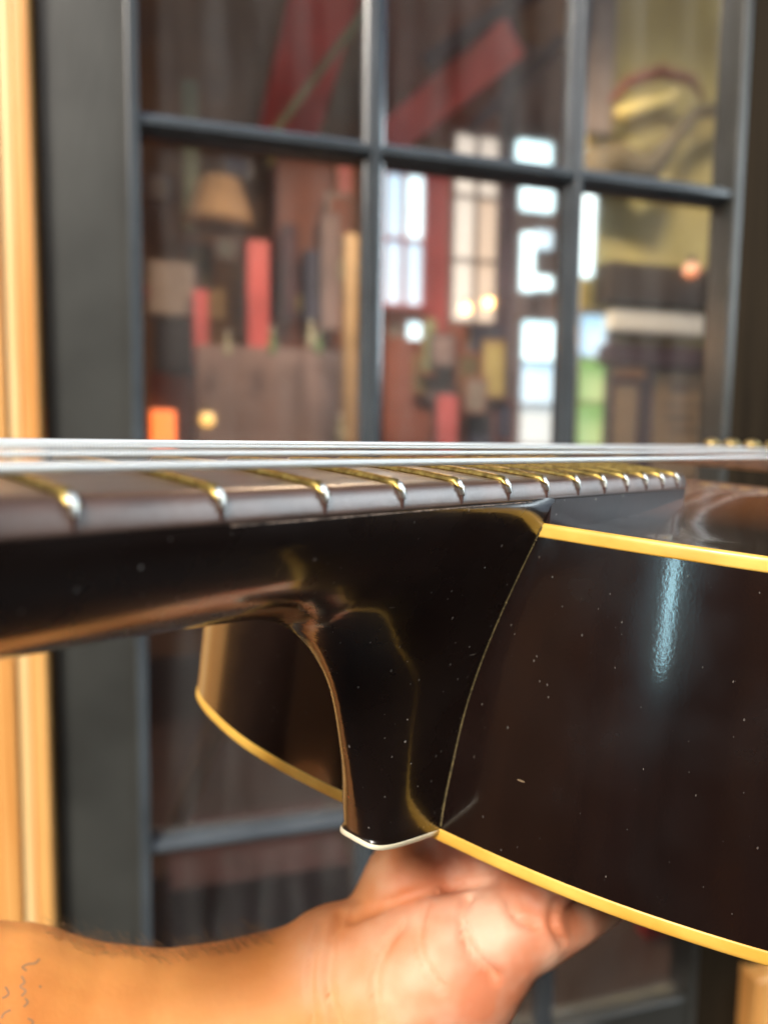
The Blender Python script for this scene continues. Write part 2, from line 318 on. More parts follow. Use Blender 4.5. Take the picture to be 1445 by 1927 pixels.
# panelled areas and big shapes
one('wall_panel', 'rust red boarded panel high between the two glazing bars', 'wall panel', 715, -330, 960, 262, 3.9, .06, M['rust'])
one('wall_panel', 'olive plaster panel behind the right column of panes', 'wall panel', 1108, -330, 1600, 700, 2.3, .05, M['olive'])
one('wall_panel', 'mauve grey panel between the curtained window and the olive wall', 'wall panel', 948, 90, 1100, 1010, 3.3, .04, M['mauve'])
one('wall_panel', 'dull red upright panel between the bright window pair and the curtained window', 'wall panel', 800, 320, 850, 650, 3.5, .04, M['pink'])
one('counter', 'mauve grey bar counter behind the bottles', 'counter', 372, 655, 690, 1050, 2.6, .5, M['mauve'])
one('cupboard', 'brown low cupboard right of the bar counter', 'cupboard', 722, 640, 944, 1010, 3.2, .3, M['rust'])
one('shelf_unit', 'reddish brown shelf unit rising behind the bar counter', 'shelf', 520, 300, 672, 655, 3.3, .25, M['rust'])
one('drape', 'ink blue cloth hanging below the curtained window', 'drape', 886, 612, 944, 840, 3.1, .03, M['navy'])
one('drape', 'narrow plum drape beside the curtained window', 'drape', 940, -60, 966, 900, 3.2, .05, M['plum'])
beam('ceiling_beam', 'broad dark red sloping beam in the upper left panes', 'beam', (640, -120), (530, 290), 3.0, 3.9, .34, .1, M['red'])
beam('pipe', 'sage green diagonal pipe crossing the red beam', 'pipe', (700, 0), (500, 270), 2.7, 3.2, .035, .035, M['sage'])
beam('lintel', 'faded pinkish red lintel sloping up beneath the rust red panel', 'lintel', (730, 265), (965, 70), 3.8, 3.0, .20, .08, M['lintel'])
beam('ceiling_beam', 'dark plum sloping beam directly above the pinkish lintel', 'beam', (800, 120), (1080, -70), 3.2, 2.9, .09, .1, M['plum'])
beam('brace', 'short plum brace slanting up to the window head', 'brace', (880, 250), (1060, 70), 3.1, 2.8, .07, .08, M['plum'])
# windows of the far side
window('two column window with pale blue daylit panes left of the red panel', 720, 322, 800, 578, 3.4, 2, 2, M['pink'], ['day', 'day2', 'day', 'day'], fw=9)
window('lone small window with a bright upper pane below the pale blue pair', 722, 600, 800, 770, 3.45, 2, 2, M['rust'], ['grey', 'day2', 'grey', 'mauve'], fw=8)
window('tall window hung with warm sunlit curtains and two lit bulbs in front', 850, 250, 940, 608, 3.4, 2, 3, M['mauve'], ['curtain2', 'curtain2', 'curtain2', 'curtain', 'curtain2', 'curtain'], fw=6)
window('tall narrow window left of the third glazing bar with daylit lower panes', 974, 600, 1048, 840, 3.0, 1, 3, M['mauve'], ['day2', 'day', 'daysoft'], fw=6)
window('narrow window right of the third glazing bar showing a green lawn', 1082, 588, 1143, 840, 2.2, 1, 3, M['mauve'], ['day', 'lawn', 'lawn'], fw=5)
sg = thing('lit_sign', 'glowing pale blue letter shaped sign left of the third glazing bar', 'sign', (on(1008, 450, 3.0)[0], 3.0, on(1008, 450, 3.0)[1]))
ps = (on(1008, 450, 3.0)[0], 3.0, on(1008, 450, 3.0)[1])  # pieces of a bright window, built as glowing strokes
slab('letter_stroke', 982, 436, 1006, 548, 3.0, .02, M['day2'], sg, .006, ps)
slab('letter_stroke', 1007, 432, 1040, 468, 3.0, .02, M['day'], sg, .006, ps)
slab('letter_stroke', 1007, 518, 1040, 545, 3.0, .02, M['day2'], sg, .006, ps)
one('lit_sign', 'glowing white oval lamp just above the upper glazing bar', 'lamp', 974, 264, 1040, 308, 2.9, .03, M['day2'], bev=.012)  # plain glowing patch
one('lit_sign', 'glowing pale slanted lamp just below the upper glazing bar', 'lamp', 982, 348, 1044, 396, 2.9, .03, M['day2'], bev=.012)  # piece of a bright window, built as a glowing slab
one('lit_sign', 'small glowing lamp above the bar on the right side of the third glazing bar', 'lamp', 1090, 280, 1130, 320, 2.15, .03, M['day2'], bev=.01)  # another plain glowing patch
one('strip_light', 'upright glowing white strip light at the right of the third glazing bar', 'lamp', 1086, 362, 1120, 520, 2.15, .03, M['day2'], bev=.01)  # plain glowing upright bar
one('door_post', 'pale grey tan post high beside the third glazing bar', 'post', 1110, -60, 1158, 250, 2.2, .04, M['grey'])
# shapes of a wall painting, built as solid tubes on the olive wall
def pw(px, py, n): a = on(px, py, n); return FR @ Vector((a[0], n, a[1]))
tag(tube('mounted_branch', [pw(x, y, n) for x, y, n in ((1090, 330, 2.2), (1160, 310, 2.15), (1215, 330, 2.1), (1260, 270, 2.1), (1310, 210, 2.15), (1400, 200, 2.2))], [.10, .10, .07, .035, .032, .03], M['moss']), 'thick brown driftwood branch mounted across the olive wall', 'branch')
tag(tube('horn', [pw(x, y, 2.15) for x, y in ((1150, 190), (1180, 155), (1240, 135), (1300, 150), (1325, 190))], [.012, .024, .028, .022, .008], M['rust']), 'curved reddish brown horn hanging above the driftwood branch', 'horn')
tag(tube('horn', [pw(x, y, 2.12) for x, y in ((1160, 215), (1205, 205), (1260, 190), (1275, 165))], [.03, .045, .036, .01], M['olive']), 'short pale knotted horn stub under the red brown horn', 'horn')
one('shelf', 'dark wooden shelf along the olive wall', 'shelf', 1146, 505, 1500, 578, 2.12, .12, M['rw_ceil'])
one('wall_light', 'long white enamel light under the dark shelf', 'lamp', 1150, 586, 1330, 628, 2.14, .08, M['white'], bev=.015)
one('rail', 'dull red dado rail above the framed cards', 'rail', 1146, 655, 1500, 692, 2.12, .1, M['plum'])
def card(label, x0, y0, x1, y1, lines):
    n = 2.16; a = on((x0 + x1) / 2, y1, n); pos = (a[0], n, a[1]); o = thing('framed_card', label, 'framed card', pos)
    slab('frame', x0 - 14, y0 - 14, x1 + 14, y1 + 14, n, .02, M['plum'], o, .004, pos)
    slab('sheet', x0, y0, x1, y1, n - .004, .003, M['tan'], o, 0, pos)
    for (a0, b0, a1, b1) in lines: slab('print_mark', a0, b0, a1, b1, n - .006, .0015, M['ink'], o, 0, pos)
card('blank tan framed card hanging just right of the lawn window', 1154, 724, 1196, 900, [])
card('tan framed card with faint dark print near the right stile', 1228, 700, 1336, 900, [(1262, 718, 1274, 742), (1280, 718, 1292, 742), (1298, 718, 1316, 724), (1298, 732, 1316, 738), (1250, 760, 1318, 766), (1250, 782, 1310, 790), (1256, 806, 1322, 812)])
one('grey_box', 'grey brown speaker cabinet at the left of the bar', 'cabinet', 280, 492, 366, 592, 2.8, .2, M['grey'])
one('screen', 'dark switched off screen under the grey cabinet', 'screen', 290, 598, 362, 700, 2.8, .06, M['dark'])
one('post', 'thick red post with a sloped head behind the bottles', 'post', 466, 452, 506, 680, 2.9, .08, M['pink'])
one('post', 'short thin red post beside the dark screen', 'post', 364, 545, 392, 690, 2.75, .08, M['pink'])
one('post', 'yellowish brown slim post beside the second glazing bar', 'post', 648, 440, 672, 840, 2.4, .05, M['tan'])
one('pipe', 'thin sage upright pipe in the upper left panes', 'pipe', 344, 150, 374, 430, 3.6, .05, M['sage'])
one('wall_panel', 'brown panel low behind the bar lamps', 'wall panel', 282, 700, 380, 1010, 2.9, .1, M['rust'])
for (a, b, c, d_, lab, mm) in ((574, 470, 600, 600, 'dark narrow case upright on the shelf unit', 'navy'), (532, 420, 560, 600, 'plum narrow case upright on the shelf unit', 'plum'), (605, 400, 640, 620, 'mauve narrow case near the slim post', 'mauve')):
    one('instrument_case', lab, 'case', a, b, c, d_, 3.15, .1, M[mm])
# tan lampshade: tapered
def lathe(name, prof, c, m, parent=None, seg=20):
    V = []; 
    for r, z in prof:
        for j in range(seg): th = 2 * math.pi * j / seg; V.append(Vector(c) + Vector((r * math.cos(th), r * math.sin(th), z)))
    Fc = grid_faces(len(prof), seg, True) + [tuple(range(seg)), tuple(range((len(prof) - 1) * seg, len(prof) * seg))]
    return mesh(name, V, Fc, m, parent, True)
c_ = pw(412, 420, 3.0)
M['shade'] = mat('tan_lampshade', (0.27, 0.16, 0.075), rough=.8, var=.2, vscale=9)
tag(lathe('lampshade', [(.17, 0), (.165, .01), (.10, .2), (.09, .205)], c_, M['shade']), 'tan cone lampshade hanging over the grey cabinet', 'lampshade')
def bottle(px, py, n, m, lab, s=1.0):
    c = pw(px, py, n); o = thing('bottle', lab, 'bottle', (on(px, py, n)[0], n, on(px, py, n)[1]), 'bottles on the bar counter')
    lathe('glass_body', [(.030 * s, 0), (.034 * s, .01), (.034 * s, .12 * s), (.013 * s, .17 * s), (.012 * s, .215 * s)], (0, 0, 0), m, o)
    lathe('stopper', [(.014 * s, .2151 * s), (.014 * s, .235 * s), (.008 * s, .24 * s)], (0, 0, 0), M['white'], o)
M['silverglass'] = mat('clear_pale_bottle', (0.36, 0.36, 0.26), rough=.08, coat=1)
bottle(428, 668, 2.5, M['silverglass'], 'pale bottle between the two red posts', .42); bottle(512, 668, 2.5, M['bottle'], 'dull green bottle right of the thick red post', .5); bottle(585, 655, 2.5, M['silverglass'], 'pale bottle in front of the dark narrow case', .5)
bottle(600, 668, 2.45, M['bottle'], 'small green bottle beside the pale one', .42); bottle(640, 840, 1.9, M['silverglass'], 'pale bottle low by the second glazing bar', .5)
def lamp(name, lab, px, py, n, r, m, energy=0, col=(1, .6, .3), energy_at=None):
    a = on(px, py, n); o = thing(name, lab, 'lamp', (a[0], n, a[1]))
    bm = bmesh.new(); bmesh.ops.create_uvsphere(bm, u_segments=16, v_segments=10, radius=r); bm_obj('bulb', bm, m, o, True)
    lathe('holder', [(r * .55, r * .9), (r * .5, r * 1.7), (r * .2, r * 2.0)], (0, 0, 0), M['dark'], o, 12)
    if energy:
        l = bpy.data.lights.new('lamp_light', 'POINT'); l.energy = energy; l.color = col; l.shadow_soft_size = .08  # added fill light for the room, set out of view away from the bulb
        lo = bpy.data.objects.new('lamp_light', l); S.collection.objects.link(lo); lo.location = FR @ Vector(energy_at)
lamp('bulb_lamp', 'glowing warm bulb, the left and lower of the pair before the curtains', 876, 580, 2.3, .020, M['bulb'], 45, (1, .66, .4), (4.6, 2.3, 2.2))
lamp('bulb_lamp', 'glowing warm bulb, the right and higher of the pair before the curtains', 919, 570, 2.3, .020, M['bulb'])
lamp('orange_lamp', 'orange glowing lamp on the dark shelf by the right stile', 1300, 508, 2.0, .032, M['ember'])
lamp('amber_lamp', 'small amber glowing lamp low behind the bar', 390, 789, 2.4, .03, M['amber'], 16, (1, .6, .34), (-1.1, 2.0, 1.9))
one('orange_crate', 'bright orange glowing lantern box low at the left of the panes', 'lantern', 284, 772, 330, 845, 1.9, .1, M['ember2'])
l = bpy.data.lights.new('ceiling_lamp_light', 'AREA'); l.energy = 50; l.color = (1, .72, .46); l.size = .5  # unseen fill light added to brighten the room
lo = bpy.data.objects.new('ceiling_lamp_light', l); S.collection.objects.link(lo); lo.location = FR @ Vector((1.0, 1.6, 3.2))
cl = thing('ceiling_lamp', 'round white ceiling lamp high in the room beyond the door', 'lamp', (1.0, 1.6, 3.24)); lathe('lamp_shade', [(.25, 0), (.27, .02), (.22, .1)], (0, 0, 0), M['white'], cl)
# clutter crowding the back of the room
rc = random.Random(5); cl_m = ['rust', 'navy', 'plum', 'grey', 'moss', 'mauve', 'tan', 'sage', 'pink', 'dark']
combos = [(a, b) for a in (('rust', 'rust red'), ('navy', 'ink blue'), ('grey', 'grey'), ('moss', 'moss brown'), ('mauve', 'mauve'), ('tan', 'tan'), ('sage', 'sage green'), ('pink', 'red'), ('dark', 'black'), ('olive', 'olive')) for b in (('shade', 'ochre'), ('plum', 'plum'), ('dark', 'black'), ('rust', 'rusty'))]
rc.shuffle(combos)
for k in range(34):
    left = k < 22; x_ = rc.uniform(285, 665) if left else rc.uniform(722, 940); y_ = rc.uniform(300, 640) if left else rc.uniform(640, 800)
    w_, h_ = rc.uniform(14, 40), rc.uniform(20, 80); n_ = (3.9 if k < 12 else 3.26) if left else 3.15
    u0, z0 = on(x_, y_, n_); nn_ = n_ - .03 * (k % 6); sc_ = .0020 * w_; (pm, pn), (fm, fn) = combos[k]
    where = ('above the dark screen' if x_ < 370 else 'behind the red posts' if x_ < 510 else 'about the narrow cases') if left else ('low beside the second glazing bar' if x_ < 800 else 'low under the curtained window')
    o = thing('picture_frame', 'dim %s picture, %s frame, hanging %s' % (pn, fn, where), 'picture frame', (u0, nn_, z0), 'picture frames crowding the far walls')
    hh_ = sc_ * h_ / w_ * 1.2; bx('frame', -sc_, sc_, -.01, .012, -hh_, hh_, M[fm], o, .003); bx('picture', -sc_ * .8, sc_ * .8, -.013, -.0105, -hh_ * .85, hh_ * .85, M[pm], o)
# lower panes
one('table', 'dark low table seen through the bottom panes', 'table', 320, 1650, 660, 1900, 1.2, .4, M['plum'])
beam('floor_lamp_pole', 'slanting brown wooden stand leg behind the lower left pane', 'stand', (420, 1330), (330, 1560), 1.0, 1.3, .05, .04, M['shade'])
one('chair_back', 'dark red chair back low near the right stile', 'chair', 1215, 1640, 1262, 1850, .9, .05, M['red'])

# ================================================================== WHERE THE CAMERA STANDS: yard, dark walls behind, added glowing panels
M['ground'] = mat('brown_decking', (0.085, 0.045, 0.028), rough=.6, col2=(0.05, 0.026, 0.017), vscale=4, stretch=(1, 6, 1))
M['pave'] = mat('pale_paving', (0.42, 0.41, 0.38), rough=.8, var=.2, vscale=2)
M['brownwall'] = mat('dark_stained_wall', (0.17, 0.075, 0.045), rough=.6, col2=(0.06, 0.026, 0.018), vscale=1.1)
M['redwall'] = mat('oxblood_wall', (0.42, 0.14, 0.10), rough=.6, var=.6, vscale=1.5)
V = [(-80, -80, -.02), (80, -80, -.02), (80, 80, -.02), (-80, 80, -.02)]
tag(mesh('ground', V, [(0, 1, 2, 3)], M['pave']), kind='structure')
M['brownwall2'] = mat('russet_stained_wall', (0.36, 0.15, 0.10), rough=.6, col2=(0.14, 0.055, 0.04), vscale=1.4)
M['darkwall'] = mat('near_black_boarding', (0.030, 0.016, 0.011), rough=.6, var=.4, vscale=1.5)
M['amberwall'] = mat('amber_boarding', (0.72, 0.26, 0.09), rough=.55, col2=(0.22, 0.10, 0.035), vscale=2.0)
def wbox(name, x0, x1, y0, y1, z0, z1, m):
    bm = bmesh.new(); box_bm(bm, (0, 0, 0), (x1 - x0, y1 - y0, z1 - z0)); o = bm_obj(name, bm, m); o.location = ((x0 + x1) / 2, (y0 + y1) / 2, (z0 + z1) / 2); return tag(o, kind='structure')
wbox('porch_floor', -3.2, 5.0, -2.4, 3.2, -.016, .0 - .004, M['ground'])
wbox('porch_wall', .051, 2.5, -2.3, -2.2, 0, 5.2, M['brownwall'])
wbox('porch_wall', -1.39, .05, -2.3, -2.2, 0, 2.75, M['brownwall2'])
wbox('porch_wall', -2.5, -1.56, -2.3, -2.2, 0, 2.75, M['redwall'])
wbox('porch_wall', -1.559, -1.391, -2.3, -2.2, 0, 1.0, M['brownwall'])
wbox('porch_wall', -1.559, -1.391, -2.3, -2.2, 2.3, 2.75, M['brownwall'])
wbox('porch_wall', 2.4, 2.5, -2.199, -.215, 0, 4.8, M['darkwall'])
wbox('porch_wall', 2.4, 2.5, -.214, 2.2, 0, 1.7, M['darkwall'])
wbox('porch_wall', -2.5, -2.4, -2.199, .3, 0, 3.0, M['amberwall'])
def reflection_post(x, w_, m, label):  # unseen posts added to vary the reflections in the guitar rim
    bm = bmesh.new(); box_bm(bm, (0, 0, 0), (w_, .09, 2.7), .006); o = bm_obj('porch_post', bm, M[m]); o.location = (x, -2.15, 1.36); tag(o, label, 'post')
reflection_post(-1.20, .10, 'darkwall', 'near black post beside the glowing window behind the camera')
reflection_post(-.62, .16, 'amberwall', 'amber brown post in the middle of the wall behind the camera')
reflection_post(.02, .22, 'darkwall', 'broad near black post right of the amber post')
reflection_post(-2.05, .25, 'amberwall', 'broad amber brown post at the left end of the oxblood wall')
M['litwin'] = lit('frosted_daylit_glass', (0.50, 0.88, 1.0), 11.0)  # glow of an added panel that draws the rim highlight
M['litwin2'] = lit('bright_frosted_glass', (0.80, 0.93, 1.0), 7.5)  # glow of an added panel that serves as key light
def light_panel(label, x, y, z, W, H, m, turned):  # unseen glowing panels, framed like windows
    o = bpy.data.objects.new('porch_window', None); S.collection.objects.link(o); o.location = (x, y, z)
    if turned: o.rotation_euler = (0, 0, math.pi / 2)
    tag(o, label, 'window')
    for (a, b, c, d_) in ((-W / 2, -W / 2 + .02, 0, H), (W / 2 - .02, W / 2, 0, H), (-W / 2 + .021, W / 2 - .021, .0, .03), (-W / 2 + .021, W / 2 - .021, H - .03, H)):
        bm = bmesh.new(); box_bm(bm, ((a + b) / 2, 0, (c + d_) / 2), (b - a, .07, d_ - c)); bm_obj('frame', bm, M['brownwall'], o)
    bm = bmesh.new(); box_bm(bm, (0, 0, H / 2), (W - .044, .006, H - .064)); bm_obj('pane', bm, m, o)
light_panel('tall narrow frosted window glowing with daylight in the wall behind the camera', -1.475, -2.25, 1.0, .162, 1.298, M['litwin'], False)
light_panel('wide frosted window glowing with daylight above the low wall on the right', 2.45, .44, 1.703, 1.26, 1.15, M['litwin2'], True)

# ================================================================== THE GUITAR  (local millimetres -> metres; x to the body, -y to the camera, z up off the fretboard)
G = Matrix(((0.650507, -0.757572, 0.054076), (0.759417, 0.649836, -0.031592), (-0.011208, 0.061617, 0.998037)))
GL = Vector((0.018294, 0.198726, 1.443121)); K = 0.001
GM = Matrix.Translation(GL) @ G.to_4x4()
gt = bpy.data.objects.new('archtop_guitar', None); S.collection.objects.link(gt); gt.matrix_world = GM; gt.empty_display_size = .05
tag(gt, 'black archtop guitar with yellow binding held level on its back, neck pointing left', 'guitar')
def gmesh(name, V, Fc, m, parent=gt, smooth=True): return mesh(name, [Vector(v) * K for v in V], Fc, m, parent, smooth)
SC = 628.65
def fx(n): return 280.0 - SC * 2 ** (-n / 12.0)
def hw(x): return 27 + .0145 * x
def rad(y): return -(y * y) / 610.0

# fretboard: loft along x, rounded shoulders
X0, X1 = -215, 90
V = []; sec_n = 0; xs_ = [X0 + (X1 - X0) * i / 60 for i in range(61)]
for x in xs_:
    h = hw(x); prof = [(-h + .15, -5.7), (-h, -5.2), (-h + .12, -4.5), (-h + .33, -3.6), (-h + .6, -2.8), (-h + .92, -2.1), (-h + 1.3, -1.55), (-h + 1.9, rad(h - 1.9))]
    mid = [(y, rad(y)) for y in [-h + 1.9 + (2 * h - 3.8) * k / 14 for k in range(1, 14)]]
    prof = prof + mid + [(-a, b) for a, b in reversed(prof)]
    sec_n = len(prof)
    wob = .08 * mnoise.noise(Vector((x * .08, 1, 0)))
    V += [(x, y + (wob if abs(y) > h - 1 else 0), z) for y, z in prof]
Fc = grid_faces(len(xs_), sec_n, True) + [tuple(range(sec_n)), tuple(range((len(xs_) - 1) * sec_n, len(xs_) * sec_n))]
fb = gmesh('fretboard', V, Fc, M['rosewood']); fb.data.materials.append(M['edge'])
for p in fb.data.polygons:
    c = p.center / K
    if abs(c.y) > hw(c.x) - 1.25: p.material_index = 1
# frets
def fret(x):
    h = hw(x) + .12; ys = [-h + 2 * h * k / 28 for k in range(29)]; V = []; seg = 9
    for k, y in enumerate(ys):
        # height falls off at the ends, crown rolls over the edge
        e = min(1, (h - abs(y)) / 1.5); hh = 1.15 * math.sqrt(max(0.02, 1 - (1 - e) ** 2)); wdt = 1.15 * (0.72 + .28 * e)
        for j in range(seg):
            th = math.pi * j / (seg - 1); V.append((x + wdt * math.cos(th), y, rad(min(abs(y), h - .4)) - .15 + (hh + .15) * math.sin(th) - (0.9 * (1 - e) ** 2)))
    Fc = grid_faces(len(ys), seg, True)
    Fc += [tuple(range(seg)), tuple(range((len(ys) - 1) * seg, len(ys) * seg))]
    o = gmesh('fret', V, Fc, M['brass'])
    for s in (-1, 1):
        # bright filed end and the tang below it
        b = []; prof = [(1.15, -.25), (1.0, .45), (.5, .9), (0, 1.02), (-.5, .9), (-1.0, .45), (-1.15, -.25), (-.75, -.9), (-.42, -2.0), (0, -2.35), (.42, -2.0), (.75, -.9)]
        z0 = rad(h) ; yy = s * (h + .02)
        sl_ = lambda z_: -.42 * (z_ + 1.6) * (.6 if z_ < 0 else 1)
        A = [(x + px * .62, yy - s * 1.4, z0 + pz) for px, pz in prof]; B = [(x + px * .6, yy + s * (sl_(pz) + .10), z0 + pz - .1) for px, pz in prof]; C = [(x + px * .36, yy + s * (sl_(pz) + .26), z0 + pz * .8 - .2) for px, pz in prof]
        n = len(prof); Fe = grid_faces(3, n, True) + [tuple(range(n)), tuple(range(2 * n, 3 * n))]
        gmesh('fret_end', A + B + C, Fe, M['nickel'], o)
        Vt = [(x + a, yy + s * c, z0 + b) for a in (-.2, .2) for b in (-2.2, -4.0) for c in (-.4, .06)]
        gmesh('tang_slot', Vt, [(0, 1, 3, 2), (4, 6, 7, 5), (0, 4, 5, 1), (2, 3, 7, 6), (0, 2, 6, 4), (1, 5, 7, 3)], M['slot'], o, False)
for n in range(5, 21): fret(fx(n))
# strings
gauges = [(1.42, 'wound'), (1.07, 'wound'), (.82, 'wound'), (.62, 'wound'), (.43, 'steel'), (.32, 'steel')]
for i, (dg, k) in enumerate(gauges):
    a = -1 + 2 * i / 5
    xa, xb = -215, 280; ya = a * (18 + 8 * (xa + 348.6) / SC); yb = a * 26
    za = 1.15 + 1.7 + dg / 2 - abs(a) ** 2 * (1.6 if a < 0 else .6); zb = 7.0 - abs(a) ** 2 * (2.2 if a < 0 else .9)
    tube('string', [(Vector((xa, ya, za)).lerp(Vector((xb, yb, zb)), t_ / 24)) * K for t_ in range(25)], dg / 2 * K, M[k], gt, 14)
# neck and heel: curved family of U sections from the board edge to the heel spine
E = [(-215, -24.6, -5.7), (-160, -24.6, -5.7), (-120, -25.1, -5.7), (-80, -25.7, -5.7), (-40, -26.3, -5.7), (-12, -26.7, -5.7), (4.2, -26.9, -5.75), (3.6, -25.4, -12), (1.6, -20.6, -26), (.6, -16.4, -39), (-.4, -12.9, -52), (-1.3, -10.6, -64), (-2.4, -9.2, -77), (-3.3, -8.3, -87), (-4.0, -8.0, -95.4)]
Sp = [(-215, 0, -25.8), (-160, 0, -27.4), (-122, 0, -28.3), (-100, 0, -28.8), (-82, 0, -30.0), (-72.5, 0, -31.4), (-64.5, 0, -34.4), (-57.0, 0, -39.2), (-49.8, 0, -46), (-43.4, 0, -55), (-38.4, 0, -66), (-33.6, 0, -78), (-31.0, 0, -86), (-30.2, 0, -89.6), (-29.6, 0, -90.9)]
Ed = catmull(E, 8); Sd = catmull(Sp, 8); NS = len(Ed); NJ = 49; V = []
for i in range(NS):
    e, s = Ed[i], Sd[i]; t_ = i / (NS - 1); w_ = abs(e.y); c0 = Vector((e.x, 0, e.z))
    pw_ = 2.3 if t_ < .62 else 2.3 + (t_ - .62) * 7.0
    sv = min(1, max(0, (t_ - .2) / .4)); sv = sv * sv * (3 - 2 * sv); vw = (.25 + sv * .5 if t_ < .6 else min(.75, .75 * max(0, 1 - (t_ - .62) / .22))); rt_ = .36
    for j in range(NJ):
        uj = j / (NJ - 1); th = math.pi * (uj - .8 * math.sin(2 * math.pi * uj) / (2 * math.pi)); cs, sn = math.cos(th), math.sin(th)
        y = -math.copysign(abs(cs) ** (2 / pw_), cs) * w_; d_ = abs(sn) ** (2 / pw_)
        d2 = 1 - (math.sqrt(cs * cs + rt_ ** 2) - rt_) / (math.sqrt(1 + rt_ ** 2) - rt_); y = y * (1 - vw) - cs * w_ * vw; d_ = d_ * (1 - vw) + d2 * vw
        p = c0.lerp(s, d_); V.append((p.x, y, p.z))
for it in range(30):
    W = list(V)
    for i in range(3, NS - 3):
        for j in range(2, NJ - 2):
            k = i * NJ + j; ed = min(1.0, (min(j, NJ - 1 - j) - 1) / 4) * .5
            a_ = [(V[k - NJ][q_] + V[k + NJ][q_]) / 2 * .6 + (V[k - 1][q_] + V[k + 1][q_]) / 2 * .4 for q_ in range(3)]
            W[k] = tuple(V[k][q_] * (1 - ed) + a_[q_] * ed for q_ in range(3))
    V = W
Fc = grid_faces(NS, NJ)
# close over the top (under the board) and against the rim
nb = len(V); V2 = list(V)
for i in range(NS): V2 += [V[i * NJ], V[i * NJ + NJ - 1]]
for i in range(NS - 1): a = nb + i * 2; Fc.append((a, a + 2, a + 3, a + 1))
nb2 = len(V2); V2 += V[:NJ] + V[(NS - 1) * NJ:]; Fc += [tuple(range(nb2, nb2 + NJ)), tuple(range(nb2 + NJ, nb2 + 2 * NJ))]
neck = gmesh('neck', V2, Fc, M['neck'])
# heel cap
base = V[(NS - 1) * NJ:]; dn = Vector((-.18, 0, -1)).normalized()
def ring(sc_, off): 
    c = Vector((-4, 0, -95.4)); return [c + (Vector(v) - c) * sc_ + dn * off for v in base]
R0, R1, R2, R3 = ring(1.0, .02), ring(1.012, .2), ring(1.012, 1.1), ring(.97, 1.5)
Fc = grid_faces(4, NJ, True) + [tuple(range(NJ)), tuple(range(3 * NJ, 4 * NJ))]
gmesh('heel_cap', R0 + R1 + R2 + R3, Fc, M['cap'])
# neck block under the board end
V = []
for x in [3.2 + 86.8 * k / 12 for k in range(13)]:
    h = hw(x) - .28; dz = -22 ; V += [(x, -h, -5.75), (x, -h + .05, -9), (x, -h + .3, dz), (x, h - .3, dz), (x, h - .05, -9), (x, h, -5.75)]
gmesh('neck_riser', V, grid_faces(13, 6, True) + [tuple(range(6)), tuple(range(72, 78))], M['riser'], gt, False)
# seam line along the board and heel (dust and chipped lacquer), slightly uneven ridges
def jitter_tube(name, P, r, m, amp, seg=6, seedv=0):
    P = resample([Vector(p) for p in P], max(60, int(len(P) * 14))); rr = []
    for k, p in enumerate(P):
        nz = mnoise.noise(Vector((k * .35, seedv, 0))); rr.append(max(.03, r * (1 + 1.3 * nz)) * K)
    return tube(name, [p * K for p in P], rr, m, gt, seg)
jitter_tube('lacquer_crack', [(-92, -25.50, -5.95), (-80, -25.68, -6.0), (-50, -26.12, -6.0), (-20, -26.55, -6.0), (-6, -26.75, -5.95)], .13, M['chip'], .1, 6, 3)
jitter_tube('heel_seam', catmull([(1.2 + .042 * yy + .0785 * (z + 11.6) - .18, -yy - .12, z) for yy, z in ((25.3, -12.5), (24.3, -15.5), (20.6, -26), (16.4, -39), (12.9, -52), (10.6, -64), (9.2, -77), (8.3, -87), (8.05, -94.5))], 6), .20, M['seam'], .1, 6, 9)

# body
TA = R_(4.5); BX = Vector((math.cos(TA), 0, -math.sin(TA))); BN = Vector((math.sin(TA), 0, math.cos(TA))); BO = Vector((0, 0, -11.6)); DEP = 87.0
near = [(1.0, 0), (1.6, -12), (2.2, -24), (3.6, -37), (5.6, -49), (8.4, -61), (12.4, -74), (17.4, -87), (24.5, -100), (38, -114), (54, -127), (75, -137), (100, -142), (130, -141), (165, -132), (195, -124), (222, -121), (252, -126), (285, -145), (322, -171), (360, -192), (400, -202), (440, -197), (476, -171), (498, -130), (508, -70), (510, 0)]
far = [(1.0, 0), (-1.5, 12), (-3.8, 24), (-4.2, 38), (-3.8, 52), (-1.5, 71), (4, 92), (10, 108), (17, 119.5), (30, 131), (50, 141), (76, 147), (102, 147), (130, 142), (165, 132), (195, 124), (222, 121), (252, 126), (285, 145), (322, 171), (360, 192), (400, 202), (440, 197), (476, 171), (498, 130), (508, 70), (510, 0)]
oc = catmull([(a, b, 0) for a, b in near], 8); oc2 = catmull([(a, b, 0) for a, b in far], 8)
OUT = oc + list(reversed(oc2))[1:-1]; NO = len(OUT)
NRM = []
for i in range(NO):
    tn = OUT[(i + 1) % NO] - OUT[i - 1]; NRM.append(Vector((tn.y, -tn.x, 0)).normalized())
cen = Vector((255, 0, 0))
if (OUT[40] - cen).dot(NRM[40]) < 0: NRM = [-n for n in NRM]
def B(p, off, h): q = p + off; return BO + BX * q.x + Vector((0, q.y, 0)) + BN * h
def band(name, prof, m, closed=True):
    V = []
    for i in range(NO):
        for (o_, h) in prof: V.append(B(OUT[i], NRM[i] * o_, h))
    k = len(prof); Fc = []
    for i in range(NO):
        i2 = (i + 1) % NO
        for j in range(k if closed else k - 1): j2 = (j + 1) % k; Fc.append((i * k + j, i * k + j2, i2 * k + j2, i2 * k + j))
    return gmesh(name, V, Fc, m)
BH = 3.4
band('rim', [(.0, -BH + .25)] + [(.04 * math.sin(math.pi * k / 12), -BH - (DEP - 2 * BH) * k / 12) for k in range(13)] + [(.0, -DEP + BH - .25)], M['lacquer'], False)
tb = [(-2.2, 0.05), (-.45, .08), (-.1, -.05), (.16, -.45), (.2, -1.2), (.2, -BH + .5), (.12, -BH + .02), (-2.2, -BH + .02)]
